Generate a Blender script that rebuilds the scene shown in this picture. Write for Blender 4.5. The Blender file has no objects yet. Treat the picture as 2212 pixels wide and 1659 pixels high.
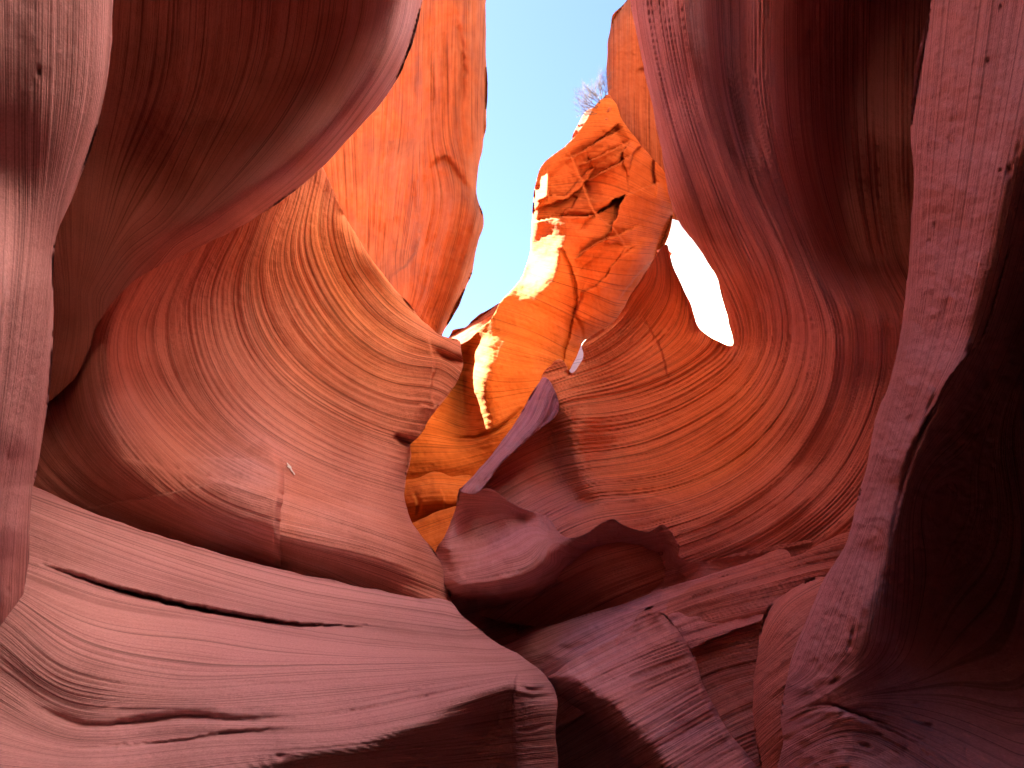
import bpy, math, random
import numpy as np

# ------------------------------------------------------------------ camera, light, exposure
sc = bpy.context.scene
W, H = 2212.0, 1659.0
HFOV, PITCH = math.radians(72.0), math.radians(19.0)
FOC = (W / 2) / math.tan(HFOV / 2)
CAM = np.array([0.0, 0.0, 1.6])
FWD = np.array([0.0, math.cos(PITCH), math.sin(PITCH)])
RGT = np.array([1.0, 0.0, 0.0])
UPV = np.array([0.0, -math.sin(PITCH), math.cos(PITCH)])
cam_d = bpy.data.cameras.new("camera")
cam = bpy.data.objects.new("camera", cam_d)
sc.collection.objects.link(cam)
cam.location = CAM
cam.rotation_euler = (math.pi / 2 + PITCH, 0, 0)
cam_d.sensor_fit = 'HORIZONTAL'
cam_d.angle = HFOV
cam_d.clip_start, cam_d.clip_end = 0.05, 5000
sc.camera = cam

SUN_EL, SUN_AZ = math.radians(52.0), math.radians(-62.0)   # azimuth from +Y towards +X
sun_dir = np.array([math.sin(SUN_AZ) * math.cos(SUN_EL), math.cos(SUN_AZ) * math.cos(SUN_EL), math.sin(SUN_EL)])
SUN_STRENGTH, SKY_STRENGTH, EXPOSURE = 5.0, 0.05, 4.42
world = bpy.data.worlds.new("World")
sc.world = world
world.use_nodes = True
nt = world.node_tree
bg = nt.nodes["Background"]
sky = nt.nodes.new("ShaderNodeTexSky")
sky.sky_type = 'NISHITA'
sky.sun_disc = False
sky.sun_elevation = SUN_EL
sky.sun_rotation = SUN_AZ
sky.altitude = 2500
sky.air_density, sky.dust_density, sky.ozone_density = 0.45, 0.9, 1.5
nt.links.new(sky.outputs[0], bg.inputs[0])
bg.inputs[1].default_value = SKY_STRENGTH
sl = bpy.data.lights.new("sun", 'SUN')
sl.energy, sl.angle, sl.color = SUN_STRENGTH, math.radians(0.5), (1.0, 0.95, 0.87)
sun = bpy.data.objects.new("sun", sl)
sc.collection.objects.link(sun)
from mathutils import Vector
sun.rotation_euler = Vector(sun_dir).to_track_quat('Z', 'Y').to_euler()
sun.location = (0, 0, 60)
sc.view_settings.view_transform = 'Standard'
sc.view_settings.look = 'None'
sc.view_settings.exposure = EXPOSURE
sc.view_settings.gamma = 1.0
sc.cycles.max_bounces = 12
sc.cycles.diffuse_bounces = 8

# ------------------------------------------------------------------ noise
_rng = np.random.default_rng(7)
_perm = np.concatenate([_rng.permutation(256)] * 3)
_g = _rng.normal(size=(256, 3)); _g /= np.linalg.norm(_g, axis=1)[:, None]

def noise3(x, y, z, seed=0):
    x = np.asarray(x, float) + seed * 17.31; y = np.asarray(y, float) + seed * 5.77; z = np.asarray(z, float) - seed * 11.13
    x, y, z = np.broadcast_arrays(x, y, z)
    xi, yi, zi = np.floor(x).astype(int), np.floor(y).astype(int), np.floor(z).astype(int)
    xf, yf, zf = x - xi, y - yi, z - zi
    fade = lambda t: t * t * t * (t * (t * 6 - 15) + 10)
    u, v, w = fade(xf), fade(yf), fade(zf)
    xi &= 255; yi &= 255; zi &= 255
    def gr(a, b, c):
        h = _perm[_perm[_perm[xi + a] + yi + b] + zi + c]
        g = _g[h]
        return g[..., 0] * (xf - a) + g[..., 1] * (yf - b) + g[..., 2] * (zf - c)
    def L(a, b, t): return a + (b - a) * t
    return 1.5 * L(L(L(gr(0,0,0), gr(1,0,0), u), L(gr(0,1,0), gr(1,1,0), u), v),
                   L(L(gr(0,0,1), gr(1,0,1), u), L(gr(0,1,1), gr(1,1,1), u), v), w)

def fbm(x, y, z, n=4, seed=0):
    s, a, f = 0, 1.0, 1.0
    for k in range(n):
        s = s + a * noise3(x * f, y * f, z * f, seed + k * 3); a *= 0.5; f *= 2.03
    return s

# ------------------------------------------------------------------ 2-D tools (picture coordinates -> rays; every mass gets its own distance)
def world_pt(u, v, d):
    u, v, d = np.asarray(u, float), np.asarray(v, float), np.asarray(d, float)
    a = (u - W / 2) / FOC; b = (H / 2 - v) / FOC
    return CAM + d[..., None] * (FWD + a[..., None] * RGT + b[..., None] * UPV)

def catmull(pts, step=8.0, closed=False):
    p = np.array(pts, float); n = len(p)
    if n < 3 and not closed:
        m = max(2, int(np.linalg.norm(p[1, :2] - p[0, :2]) / step)); t = np.linspace(0, 1, m)[:, None]
        return p[0] * (1 - t) + p[1] * t
    out = []
    for i in range(n if closed else n - 1):
        if closed: p0, p1, p2, p3 = p[(i-1) % n], p[i], p[(i+1) % n], p[(i+2) % n]
        else: p0, p1, p2, p3 = p[max(i-1, 0)], p[i], p[i+1], p[min(i+2, n-1)]
        l0 = max(np.linalg.norm((p1-p0)[:2]), 1e-6) ** .5; l1 = max(np.linalg.norm((p2-p1)[:2]), 1e-6) ** .5; l2 = max(np.linalg.norm((p3-p2)[:2]), 1e-6) ** .5
        if i == 0 and not closed: l0 = l1
        if i == n - 2 and not closed: l2 = l1
        m1 = (p2 - p1) + l1 * ((p1 - p0) / l0 - (p2 - p0) / (l0 + l1))
        m2 = (p2 - p1) + l1 * ((p3 - p2) / l2 - (p3 - p1) / (l1 + l2))
        k = max(2, int(np.linalg.norm((p2 - p1)[:2]) / step))
        t = (np.arange(k) / k)[:, None]
        out.append((2*t**3 - 3*t**2 + 1) * p1 + (t**3 - 2*t**2 + t) * m1 + (-2*t**3 + 3*t**2) * p2 + (t**3 - t**2) * m2)
    if not closed: out.append(p[-1:])
    return np.concatenate(out)

def seg_dist(P, poly, closed=False):
    """distance, signed side (+ = right of travel in picture), parameter 0..1, nearest point"""
    a = poly if closed else poly[:-1]
    b = np.roll(poly, -1, axis=0) if closed else poly[1:]
    L = np.linalg.norm(b - a, axis=1); cum = np.concatenate([[0], np.cumsum(L)])
    best = np.full(len(P), 1e18); side = np.zeros(len(P)); par = np.zeros(len(P)); near = np.zeros((len(P), 2))
    for i in range(len(a)):
        e = b[i] - a[i]; ll = max(e @ e, 1e-9)
        dx = P[:, 0] - a[i, 0]; dy = P[:, 1] - a[i, 1]
        t = np.clip((dx * e[0] + dy * e[1]) / ll, 0, 1)
        rx = dx - t * e[0]; ry = dy - t * e[1]
        d2 = rx * rx + ry * ry
        m = d2 < best
        best[m] = d2[m]; side[m] = np.sign(e[0] * dy[m] - e[1] * dx[m]); par[m] = (cum[i] + t[m] * L[i]) / cum[-1]
        near[m, 0] = a[i, 0] + t[m] * e[0]; near[m, 1] = a[i, 1] + t[m] * e[1]
    return np.sqrt(best), side, par, near

def inside(P, poly):
    x, y = P[:, 0], P[:, 1]; c = np.zeros(len(P), bool)
    a = poly; b = np.roll(poly, -1, axis=0)
    for (x0, y0), (x1, y1) in zip(a, b):
        if y0 == y1: continue
        m = ((y0 > y) != (y1 > y)) & (x < (x1 - x0) * (y - y0) / (y1 - y0) + x0)
        c ^= m
    return c

def rbf_fit(pts, vals, p):
    n = len(pts); S = 400.0
    x = pts / S
    r = np.linalg.norm(x[:, None] - x[None], axis=2)
    K = (r * r * np.log(r + 1e-9)) if p == 2 else r ** p
    A = np.zeros((n + 3, n + 3)); A[:n, :n] = K - (1e-6 if p < 2 else -1e-6) * np.eye(n)
    A[:n, n] = 1; A[:n, n+1:] = x; A[n:, :n] = A[:n, n:].T
    w = np.linalg.lstsq(A, np.concatenate([vals, np.zeros(3)]), rcond=None)[0]
    def ev(q):
        q = q / S; out = np.empty(len(q))
        for i in range(0, len(q), 20000):
            qq = q[i:i+20000]
            r = np.sqrt(((qq[:, None, :] - x[None]) ** 2).sum(2))
            K = (r * r * np.log(r + 1e-9)) if p == 2 else r ** p
            out[i:i+20000] = K @ w[:n] + w[n] + qq @ w[n+1:]
        return out
    return ev

def blur(a, sig):
    if sig < 0.3: return a
    k = int(math.ceil(sig * 3)); t = np.arange(-k, k + 1); g = np.exp(-t * t / (2 * sig * sig)); g /= g.sum()
    for ax in (0, 1):
        pad = [(0, 0), (0, 0)]; pad[ax] = (k, k)
        b = np.pad(a, pad, mode='edge'); o = 0
        for i, w in enumerate(g):
            o = o + w * (b[i:i + a.shape[0]] if ax == 0 else b[:, i:i + a.shape[1]])
        a = o
    return a

def bil(a, x, y):
    h, w = a.shape
    x = np.clip(x, 0, w - 1.001); y = np.clip(y, 0, h - 1.001)
    i, j = x.astype(int), y.astype(int); fx, fy = x - i, y - j
    return (a[j, i]*(1-fx) + a[j, i+1]*fx)*(1-fy) + (a[j+1, i]*(1-fx) + a[j+1, i+1]*fx)*fy

def smooth01(x): x = np.clip(x, 0, 1); return x * x * (3 - 2 * x)

# ------------------------------------------------------------------ materials
def sandstone(name, dark, mid, light, freq=9.0, tint=None, varnish=0.0, bump=0.6, grain=1.0, bed_glow_tint=None):
    m = bpy.data.materials.new(name); m.use_nodes = True
    t = m.node_tree; N, Lk = t.nodes, t.links
    b = N["Principled BSDF"]
    b.inputs["Roughness"].default_value = 0.92
    b.inputs["Specular IOR Level"].default_value = 0.12
    at = N.new("ShaderNodeAttribute"); at.attribute_name = "bed"
    geo = N.new("ShaderNodeTexCoord")
    sep = N.new("ShaderNodeSeparateXYZ"); Lk.new(at.outputs["Vector"], sep.inputs[0])
    # strata coordinate: across the beds fast, along them slow
    sc_ = N.new("ShaderNodeVectorMath"); sc_.operation = 'SCALE'; sc_.inputs["Scale"].default_value = 0.35
    Lk.new(geo.outputs["Object"], sc_.inputs[0])
    def bedvec(f):
        mu = N.new("ShaderNodeMath"); mu.operation = 'MULTIPLY'; mu.inputs[1].default_value = f
        Lk.new(sep.outputs[0], mu.inputs[0])
        cb = N.new("ShaderNodeCombineXYZ"); Lk.new(mu.outputs[0], cb.inputs[0])
        ad = N.new("ShaderNodeVectorMath"); ad.operation = 'ADD'
        Lk.new(cb.outputs[0], ad.inputs[0]); Lk.new(sc_.outputs[0], ad.inputs[1])
        return ad.outputs[0]
    n1 = N.new("ShaderNodeTexNoise"); n1.inputs["Scale"].default_value = 1.0; n1.inputs["Detail"].default_value = 5; n1.inputs["Roughness"].default_value = 0.62
    Lk.new(bedvec(freq), n1.inputs["Vector"])
    n2 = N.new("ShaderNodeTexNoise"); n2.inputs["Scale"].default_value = 1.0; n2.inputs["Detail"].default_value = 4; n2.inputs["Roughness"].default_value = 0.7
    Lk.new(bedvec(freq * 5.5), n2.inputs["Vector"])
    n3 = N.new("ShaderNodeTexNoise"); n3.inputs["Scale"].default_value = 2.2; n3.inputs["Detail"].default_value = 6; n3.inputs["Roughness"].default_value = 0.6
    Lk.new(geo.outputs["Object"], n3.inputs["Vector"])
    mx = N.new("ShaderNodeMix"); mx.data_type = 'FLOAT'; mx.inputs["Factor"].default_value = 0.48
    Lk.new(n1.outputs["Fac"], mx.inputs[2]); Lk.new(n2.outputs["Fac"], mx.inputs[3])
    mx2 = N.new("ShaderNodeMix"); mx2.data_type = 'FLOAT'; mx2.inputs["Factor"].default_value = 0.25
    Lk.new(mx.outputs[0], mx2.inputs[2]); Lk.new(n3.outputs["Fac"], mx2.inputs[3])
    cr = N.new("ShaderNodeValToRGB")
    cr.color_ramp.elements[0].position = 0.40; cr.color_ramp.elements[0].color = (*dark, 1)
    cr.color_ramp.elements[1].position = 0.61; cr.color_ramp.elements[1].color = (*light, 1)
    e = cr.color_ramp.elements.new(0.5); e.color = (*mid, 1)
    Lk.new(mx2.outputs[0], cr.inputs[0])
    col = cr.outputs[0]
    if tint:
        n4 = N.new("ShaderNodeTexNoise"); n4.inputs["Scale"].default_value = 0.55; n4.inputs["Detail"].default_value = 3
        Lk.new(geo.outputs["Object"], n4.inputs["Vector"])
        r4 = N.new("ShaderNodeMapRange"); r4.inputs[1].default_value = 0.42; r4.inputs[2].default_value = 0.65; r4.inputs[4].default_value = 0.7
        Lk.new(n4.outputs["Fac"], r4.inputs[0])
        mt = N.new("ShaderNodeMix"); mt.data_type = 'RGBA'; mt.inputs[7].default_value = (*tint, 1)
        Lk.new(r4.outputs[0], mt.inputs[0]); Lk.new(col, mt.inputs[6]); col = mt.outputs[2]
    if varnish > 0:     # dark mineral streaks that run down the face
        mp = N.new("ShaderNodeMapping"); mp.inputs["Scale"].default_value = (1.6, 1.6, 0.13)
        Lk.new(geo.outputs["Object"], mp.inputs[0])
        n5 = N.new("ShaderNodeTexNoise"); n5.inputs["Scale"].default_value = 1.0; n5.inputs["Detail"].default_value = 6; n5.inputs["Roughness"].default_value = 0.65
        Lk.new(mp.outputs[0], n5.inputs["Vector"])
        r5 = N.new("ShaderNodeMapRange"); r5.inputs[1].default_value = 0.5; r5.inputs[2].default_value = 0.72; r5.inputs[4].default_value = varnish
        Lk.new(n5.outputs["Fac"], r5.inputs[0])
        mv = N.new("ShaderNodeMix"); mv.data_type = 'RGBA'; mv.inputs[7].default_value = (0.16, 0.055, 0.04, 1)
        Lk.new(r5.outputs[0], mv.inputs[0]); Lk.new(col, mv.inputs[6]); col = mv.outputs[2]
    if bed_glow_tint:           # bounced orange glow painted onto the bowls; redder beds on the fin
        ms = N.new("ShaderNodeMix"); ms.data_type = 'RGBA'; ms.blend_type = 'MULTIPLY'; ms.inputs[7].default_value = (*bed_glow_tint, 1)
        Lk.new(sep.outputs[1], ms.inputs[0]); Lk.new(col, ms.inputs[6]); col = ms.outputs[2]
    mm = N.new("ShaderNodeMix"); mm.data_type = 'RGBA'; mm.blend_type = 'MULTIPLY'; mm.inputs[7].default_value = (1.12, 1.62, 2.4, 1)   # lighter, bluer mauve over the marked areas
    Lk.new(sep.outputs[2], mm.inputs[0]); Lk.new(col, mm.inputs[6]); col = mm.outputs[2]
    n7 = N.new("ShaderNodeTexNoise"); n7.inputs["Scale"].default_value = 1.0; n7.inputs["Detail"].default_value = 2
    Lk.new(bedvec(freq * 11), n7.inputs["Vector"])
    r7 = N.new("ShaderNodeMapRange"); r7.inputs[1].default_value = 0.56; r7.inputs[2].default_value = 0.66; r7.inputs[3].default_value = 1.0; r7.inputs[4].default_value = 0.55
    Lk.new(n7.outputs["Fac"], r7.inputs[0])
    n8 = N.new("ShaderNodeTexNoise"); n8.inputs["Scale"].default_value = 110.0 * grain; n8.inputs["Detail"].default_value = 3; n8.inputs["Roughness"].default_value = 0.8
    Lk.new(geo.outputs["Object"], n8.inputs["Vector"])
    r8 = N.new("ShaderNodeMapRange"); r8.inputs[1].default_value = 0.3; r8.inputs[2].default_value = 0.7; r8.inputs[3].default_value = 0.82; r8.inputs[4].default_value = 1.12
    Lk.new(n8.outputs["Fac"], r8.inputs[0])
    m7 = N.new("ShaderNodeMath"); m7.operation = 'MULTIPLY'; Lk.new(r7.outputs[0], m7.inputs[0]); Lk.new(r8.outputs[0], m7.inputs[1])
    m8 = N.new("ShaderNodeVectorMath"); m8.operation = 'SCALE'; Lk.new(col, m8.inputs[0]); Lk.new(m7.outputs[0], m8.inputs["Scale"]); col = m8.outputs[0]
    Lk.new(col, b.inputs["Base Color"])
    n6 = N.new("ShaderNodeTexNoise"); n6.inputs["Scale"].default_value = 55.0 * grain; n6.inputs["Detail"].default_value = 5; n6.inputs["Roughness"].default_value = 0.7
    Lk.new(geo.outputs["Object"], n6.inputs["Vector"])
    ma = N.new("ShaderNodeMath"); ma.operation = 'MULTIPLY_ADD'; ma.inputs[1].default_value = 0.35
    Lk.new(n6.outputs["Fac"], ma.inputs[0]); Lk.new(n2.outputs["Fac"], ma.inputs[2])
    bp = N.new("ShaderNodeBump"); bp.inputs["Strength"].default_value = bump; bp.inputs["Distance"].default_value = 0.03
    Lk.new(ma.outputs[0], bp.inputs["Height"]); Lk.new(bp.outputs[0], b.inputs["Normal"])
    return m

M_MAUVE = sandstone("mauve_sandstone", (0.38, 0.185, 0.18), (0.53, 0.275, 0.27), (0.63, 0.35, 0.345), freq=3.6, tint=(0.52, 0.26, 0.285))
M_SALMON = sandstone("salmon_sandstone", (0.44, 0.17, 0.12), (0.60, 0.245, 0.18), (0.69, 0.32, 0.245), freq=4.2, tint=(0.57, 0.265, 0.23), bed_glow_tint=(1.38, 1.2, 0.55))  # last tint carries the bowls' bounced orange glow
M_ORANGE = sandstone("orange_sandstone", (0.24, 0.056, 0.016), (0.32, 0.08, 0.024), (0.38, 0.112, 0.038), freq=4, varnish=0.35)
M_GOLD = sandstone("golden_sandstone", (0.29, 0.085, 0.012), (0.37, 0.112, 0.017), (0.43, 0.145, 0.03), freq=4, bump=0.4, bed_glow_tint=(0.9, 0.62, 0.7))
M_BOUNCE = sandstone("pale_bounce_sandstone", (0.60, 0.44, 0.36), (0.70, 0.54, 0.46), (0.76, 0.62, 0.54), freq=4)  # pale rock of the added unseen walls, reflects sunlight into the canyon
M_FILLCUT = sandstone("fill_cutting_sandstone", (0.13, 0.06, 0.045), (0.19, 0.085, 0.065), (0.25, 0.115, 0.09), freq=4)  # darkened rock of the added unseen walls, soaks up fill light
M_SAND = sandstone("canyon_sand", (0.19, 0.09, 0.05), (0.25, 0.12, 0.07), (0.30, 0.16, 0.09), freq=3)
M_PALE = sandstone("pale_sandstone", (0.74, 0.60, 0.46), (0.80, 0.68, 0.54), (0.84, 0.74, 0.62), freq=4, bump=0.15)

# ------------------------------------------------------------------ rock mass builder
SKIP = set()
def tag(o, label=None, cat=None, group=None, kind=None):
    if label: o["label"] = label
    if cat:
        o["category"] = cat
        o["kind"] = "thing"
    if group: o["group"] = group
    if kind: o["kind"] = kind
    return o

def mesh_obj(name, V, F, mat, bed=None, parent=None, smooth=True):
    V = np.asarray(V, np.float32); F = np.asarray(F, np.int32)
    k = F.shape[1]
    me = bpy.data.meshes.new(name)
    me.vertices.add(len(V)); me.vertices.foreach_set("co", V.ravel())
    me.loops.add(F.size); me.loops.foreach_set("vertex_index", F.ravel())
    me.polygons.add(len(F)); me.polygons.foreach_set("loop_start", np.arange(0, F.size, k, dtype=np.int32))
    me.polygons.foreach_set("use_smooth", np.full(len(F), smooth))
    if bed is not None:
        a = me.attributes.new("bed", 'FLOAT_VECTOR', 'POINT')
        b = np.zeros((len(V), 3), np.float32)
        if np.ndim(bed) == 2: b[:, :bed.shape[1]] = bed
        else: b[:, 0] = bed
        a.data.foreach_set("vector", b.ravel())
    me.materials.append(mat)
    me.update(calc_edges=True); me.validate()
    o = bpy.data.objects.new(name, me)
    sc.collection.objects.link(o)
    if parent: o.parent = parent
    return o

def rock(name, poly, ctrl, flow, mat, p=1.5, soft=5.0, rolls=(), feats=(), amp=0.02, sf=6.0, ledge=0.5, lump=0.0,
         pits=(0, 5, 12), thick=2.0, step=3.0, rough=1.2, seed=0, shrink=26.0, bed_glow_tint=(), blocks=(), mauve=(), warp=(3.0, 30.0)):
    """A rock face: outline POLY, distances CTRL (points and crest lines), bedding lines FLOW; rolls = rounded edges, feats = cracks and ledges."""
    edge = catmull(poly, 7.0, closed=True)
    if rough:     # natural, slightly broken outline
        w = fbm(edge[:, 0] / 55, edge[:, 1] / 55, seed * 1.7, 3, 40 + seed) * rough * 2.2
        t = np.roll(edge, -1, 0) - np.roll(edge, 1, 0); t /= np.linalg.norm(t, axis=1)[:, None] + 1e-9
        edge = edge + np.stack([-t[:, 1], t[:, 0]], 1) * w[:, None]
    lo, hi = edge.min(0) - 4 * step, edge.max(0) + 4 * step
    xs = np.arange(lo[0], hi[0] + step, step); ys = np.arange(lo[1], hi[1] + step, step)
    gx, gy = np.meshgrid(xs, ys)
    nx, ny = len(xs), len(ys)
    # distances
    pts, vals = [], []
    for c in ctrl:
        if isinstance(c, list):
            q = catmull(c, 22.0); pts.append(q[:, :2]); vals.append(q[:, 2])
        else:
            pts.append(np.array([c[:2]], float)); vals.append(np.array([c[2]], float))
    pts, vals = np.concatenate(pts), np.concatenate(vals)
    cs = max(step, 6.0)
    cx = np.arange(lo[0], hi[0] + cs, cs); cy = np.arange(lo[1], hi[1] + cs, cs)
    qx, qy = np.meshgrid(cx, cy)
    D = rbf_fit(pts, vals, p)(np.stack([qx.ravel(), qy.ravel()], 1)).reshape(qx.shape)
    D = blur(D, soft / cs)
    fp, fv = [], []
    for val, line in flow:
        q = catmull(line, 45.0); fp.append(q); fv.append(np.full(len(q), float(val)))
    fp, fv = np.concatenate(fp), np.concatenate(fv)
    S = blur(rbf_fit(fp, fv, 2)(np.stack([qx.ravel(), qy.ravel()], 1)).reshape(qx.shape), 1.0)
    # keep the cells inside the outline, snap the border onto it
    cc = np.stack([(gx[:-1, :-1] + step / 2).ravel(), (gy[:-1, :-1] + step / 2).ravel()], 1)
    keep = inside(cc, edge).reshape(ny - 1, nx - 1)
    idx = np.arange(nx * ny).reshape(ny, nx)
    q = np.stack([idx[:-1, :-1], idx[1:, :-1], idx[1:, 1:], idx[:-1, 1:]], -1)[keep]
    used = np.unique(q); remap = np.full(nx * ny, -1); remap[used] = np.arange(len(used))
    F = remap[q]
    P = np.stack([gx.ravel(), gy.ravel()], 1)[used]
    E = np.concatenate([F[:, [0, 1]], F[:, [1, 2]], F[:, [2, 3]], F[:, [3, 0]]])
    key = np.sort(E, 1); code = key[:, 0].astype(np.int64) * len(P) + key[:, 1]
    _, inv, cnt = np.unique(code, return_inverse=True, return_counts=True)
    BE = E[cnt[inv] == 1]
    bv = np.unique(BE)
    _, _, _, near = seg_dist(P[bv], edge, True)
    P[bv] = near
    ed, _, _, _ = seg_dist(P, edge[::2], True) if rolls == 'all' else (None,) * 4
    wv = warp[0] * np.stack([fbm(P[:, 0] / warp[1], P[:, 1] / warp[1], 2.7 + seed, 3, 71), fbm(P[:, 0] / warp[1], P[:, 1] / warp[1], 8.3 + seed, 3, 72)], 1)   # broken crests
    d = bil(D, (P[:, 0] + wv[:, 0] - lo[0]) / cs, (P[:, 1] + wv[:, 1] - lo[1]) / cs)
    s = bil(S, (P[:, 0] - lo[0]) / cs, (P[:, 1] - lo[1]) / cs)
    base = world_pt(P[:, 0], P[:, 1], d)
    mpp = d / FOC                                     # metres per picture unit at this distance
    # rounded silhouettes
    for line, R, a in rolls:
        dist, _, par, _ = seg_dist(P, catmull(line, 12.0))
        x = np.clip(1 - dist / R, 0, 1)
        d = d + a * (1 - np.sqrt(np.maximum(1 - x * x, 0.0)))
    # bedding relief
    gS = np.gradient(S); cyc = bil(np.hypot(gS[0], gS[1]), (P[:, 0] - lo[0]) / cs, (P[:, 1] - lo[1]) / cs) * sf * step / cs
    fade = lambda m_: np.clip(1 - (cyc * m_ - 0.16) / 0.16, 0, 1)
    wx, wy, wz = base[:, 0] * .5, base[:, 1] * .5, base[:, 2] * .5
    sw = s + 0.05 * noise3(wx * 1.1, wy * 1.1, wz * 1.1, seed + 3)
    b = sw * sf
    h = 0.9 * noise3(b * .45, wx * .5, wz * .5, seed) + 0.55 * noise3(b, wx, wz, seed + 1)
    k = b * 1.7 + 0.25 * noise3(b * .6, wx * .6, wz * .6, seed + 5)
    fr = k - np.floor(k)
    strength = smooth01(0.5 + 1.4 * noise3(np.floor(k) * 3.7, wx * 1.2, wz * 1.2, seed + 6))
    h = h + ledge * strength * (np.where(fr < 0.8, fr / 0.8, (1 - fr) / 0.2) - 0.5)
    h = h + 0.40 * fade(2.7) * noise3(b * 2.7, wx * 1.7, wz * 1.7, seed + 2) + 0.30 * fade(6.1) * noise3(b * 6.1, wx * 3, wz * 3, seed + 4) * (1 + noise3(wx * 2, wy * 2, wz * 2, seed + 9))
    d = d - amp * h
    if lump:
        d = d - lump * fbm(base[:, 0] * .9, base[:, 1] * .9, base[:, 2] * .9, 4, seed + 11)
    d = d - 0.0025 * mpp / 0.002 * fbm(base[:, 0] * 14, base[:, 1] * 14, base[:, 2] * 14, 2, seed + 21)
    for f in feats:
        line = catmull(f[1], 10.0)
        wob = 1.6
        Pw = P + np.stack([noise3(P[:, 0] / 16, P[:, 1] / 16, 3.1, seed + 31), noise3(P[:, 0] / 16, P[:, 1] / 16, 9.7, seed + 32)], 1) * wob * 1.6
        dist, side, par, _ = seg_dist(Pw, line)
        tp = np.sin(np.clip(par, 0, 1) * np.pi) ** 0.8
        if f[0] == 'groove':                        # ('groove', line, depth, width)
            d = d + f[2] * tp * np.exp(-(dist / f[3]) ** 2)
        elif f[0] == 'step':                        # ('step', line, height, width on the left of travel, width on the right)
            wL, wR = f[3], f[4]
            sw_ = f[5] if len(f) > 5 else 1.5
            sd = dist * side
            d = d - f[2] * tp * np.where(sd < 0, 0, np.exp(-np.maximum(sd, 0) / wR)) * smooth01((sd + sw_) / (2 * sw_)) \
                  + (f[2] * 0.5 * tp * np.where(sd >= 0, 0, np.exp(np.minimum(sd, 0) / wL)) if wL else 0)
    n_p, pw, ph = pits
    if n_p:
        r = np.random.default_rng(seed + 99)
        # pits lie along the bedding
        gS = np.gradient(S)
        pick = P[r.integers(0, len(P), n_p)]
        for c in pick:
            ix = int(np.clip((c[0] - lo[0]) / cs, 0, S.shape[1] - 1)); iy = int(np.clip((c[1] - lo[1]) / cs, 0, S.shape[0] - 1))
            g = np.array([gS[1][iy, ix], gS[0][iy, ix]]); g /= np.linalg.norm(g) + 1e-9
            sz = r.uniform(.35, 1.0) ** 1.5
            m = (np.abs(P[:, 0] - c[0]) < 40) & (np.abs(P[:, 1] - c[1]) < 40)
            e = P[m] - c
            a = e @ g; c2 = e @ np.array([-g[1], g[0]])
            d[m] += 0.028 * sz * np.exp(-(a / (pw * sz)) ** 2 - (c2 / (ph * sz)) ** 2)
    for reg, cell, ang, stretch, a_off, a_tilt in blocks:      # jointed rock: every joint block stands a little proud and tilts its own way
        r = np.random.default_rng(seed + 500)
        reg = np.array(reg, float); ca, sa = math.cos(ang), math.sin(ang)
        def rot(q): return np.stack([(q[:, 0] * ca + q[:, 1] * sa) / stretch, -q[:, 0] * sa + q[:, 1] * ca], 1)
        l2, h2 = reg.min(0) - 60, reg.max(0) + 60
        n_c = int((h2 - l2).prod() / (cell * cell * stretch))
        seeds = rot(r.uniform(l2, h2, (n_c, 2))); off = r.normal(0, 1, n_c); tl = r.normal(0, 1, (n_c, 2))
        rd, _, _, _ = seg_dist(P, reg, True); w_in = np.where(inside(P, reg), smooth01(rd / 25.0), 0.0)
        m = np.nonzero(w_in > 0)[0]
        Pw = P[m] + 5 * np.stack([noise3(P[m, 0] / 22, P[m, 1] / 22, 1.3, seed), noise3(P[m, 0] / 22, P[m, 1] / 22, 7.7, seed)], 1)
        Q = rot(Pw)
        d1 = np.full(len(m), 1e9); d2 = np.full(len(m), 1e9); i1 = np.zeros(len(m), int)
        for k in range(n_c):
            dk = np.hypot(Q[:, 0] - seeds[k, 0], Q[:, 1] - seeds[k, 1])
            up = dk < d1
            d2 = np.where(up, d1, np.minimum(d2, dk)); i1[up] = k; d1 = np.where(up, dk, d1)
        rel = Q - seeds[i1]
        hh = a_off * off[i1] + a_tilt * (rel * tl[i1]).sum(1) / cell
        hh = hh - 0.22 * a_off * np.exp(-((d2 - d1) / 2.0) ** 2)
        d[m] -= hh * w_in[m]
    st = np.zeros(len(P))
    for su, sv, sr, sval in bed_glow_tint:
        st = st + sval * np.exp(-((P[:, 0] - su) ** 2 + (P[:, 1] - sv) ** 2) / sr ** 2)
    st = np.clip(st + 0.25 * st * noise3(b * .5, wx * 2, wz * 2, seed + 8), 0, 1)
    mv = np.zeros(len(P))
    for su, sv, sr, sval in mauve:
        mv = np.maximum(mv, sval * np.exp(-((P[:, 0] - su) ** 2 + (P[:, 1] - sv) ** 2) / sr ** 2))
    mv = np.clip(mv * (1 + 0.4 * noise3(b * .8, wx * 1.5, wz * 1.5, seed + 14)), 0, 1)
    s = np.stack([s, st, mv], 1)
    V = world_pt(P[:, 0], P[:, 1], d)
    # thickness: carry the border backwards and inwards
    rn = {}
    nb = np.zeros((len(P), 2)); 
    t = P[BE[:, 1]] - P[BE[:, 0]]; nrm = np.stack([-t[:, 1], t[:, 0]], 1)
    # face order is (down, right): inner side test by cell centres
    np.add.at(nb, BE[:, 0], nrm); np.add.at(nb, BE[:, 1], nrm)
    nbv = nb[bv]; nbv /= np.linalg.norm(nbv, axis=1)[:, None] + 1e-9
    test = inside(P[bv] + nbv * 3, edge); 
    if test.mean() < 0.5: nbv = -nbv
    for _ in range(6):      # soften inward directions
        pass
    rings = [bv]; allP, alld, alls = [V], [d], [s]
    cnt_v = len(P)
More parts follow.
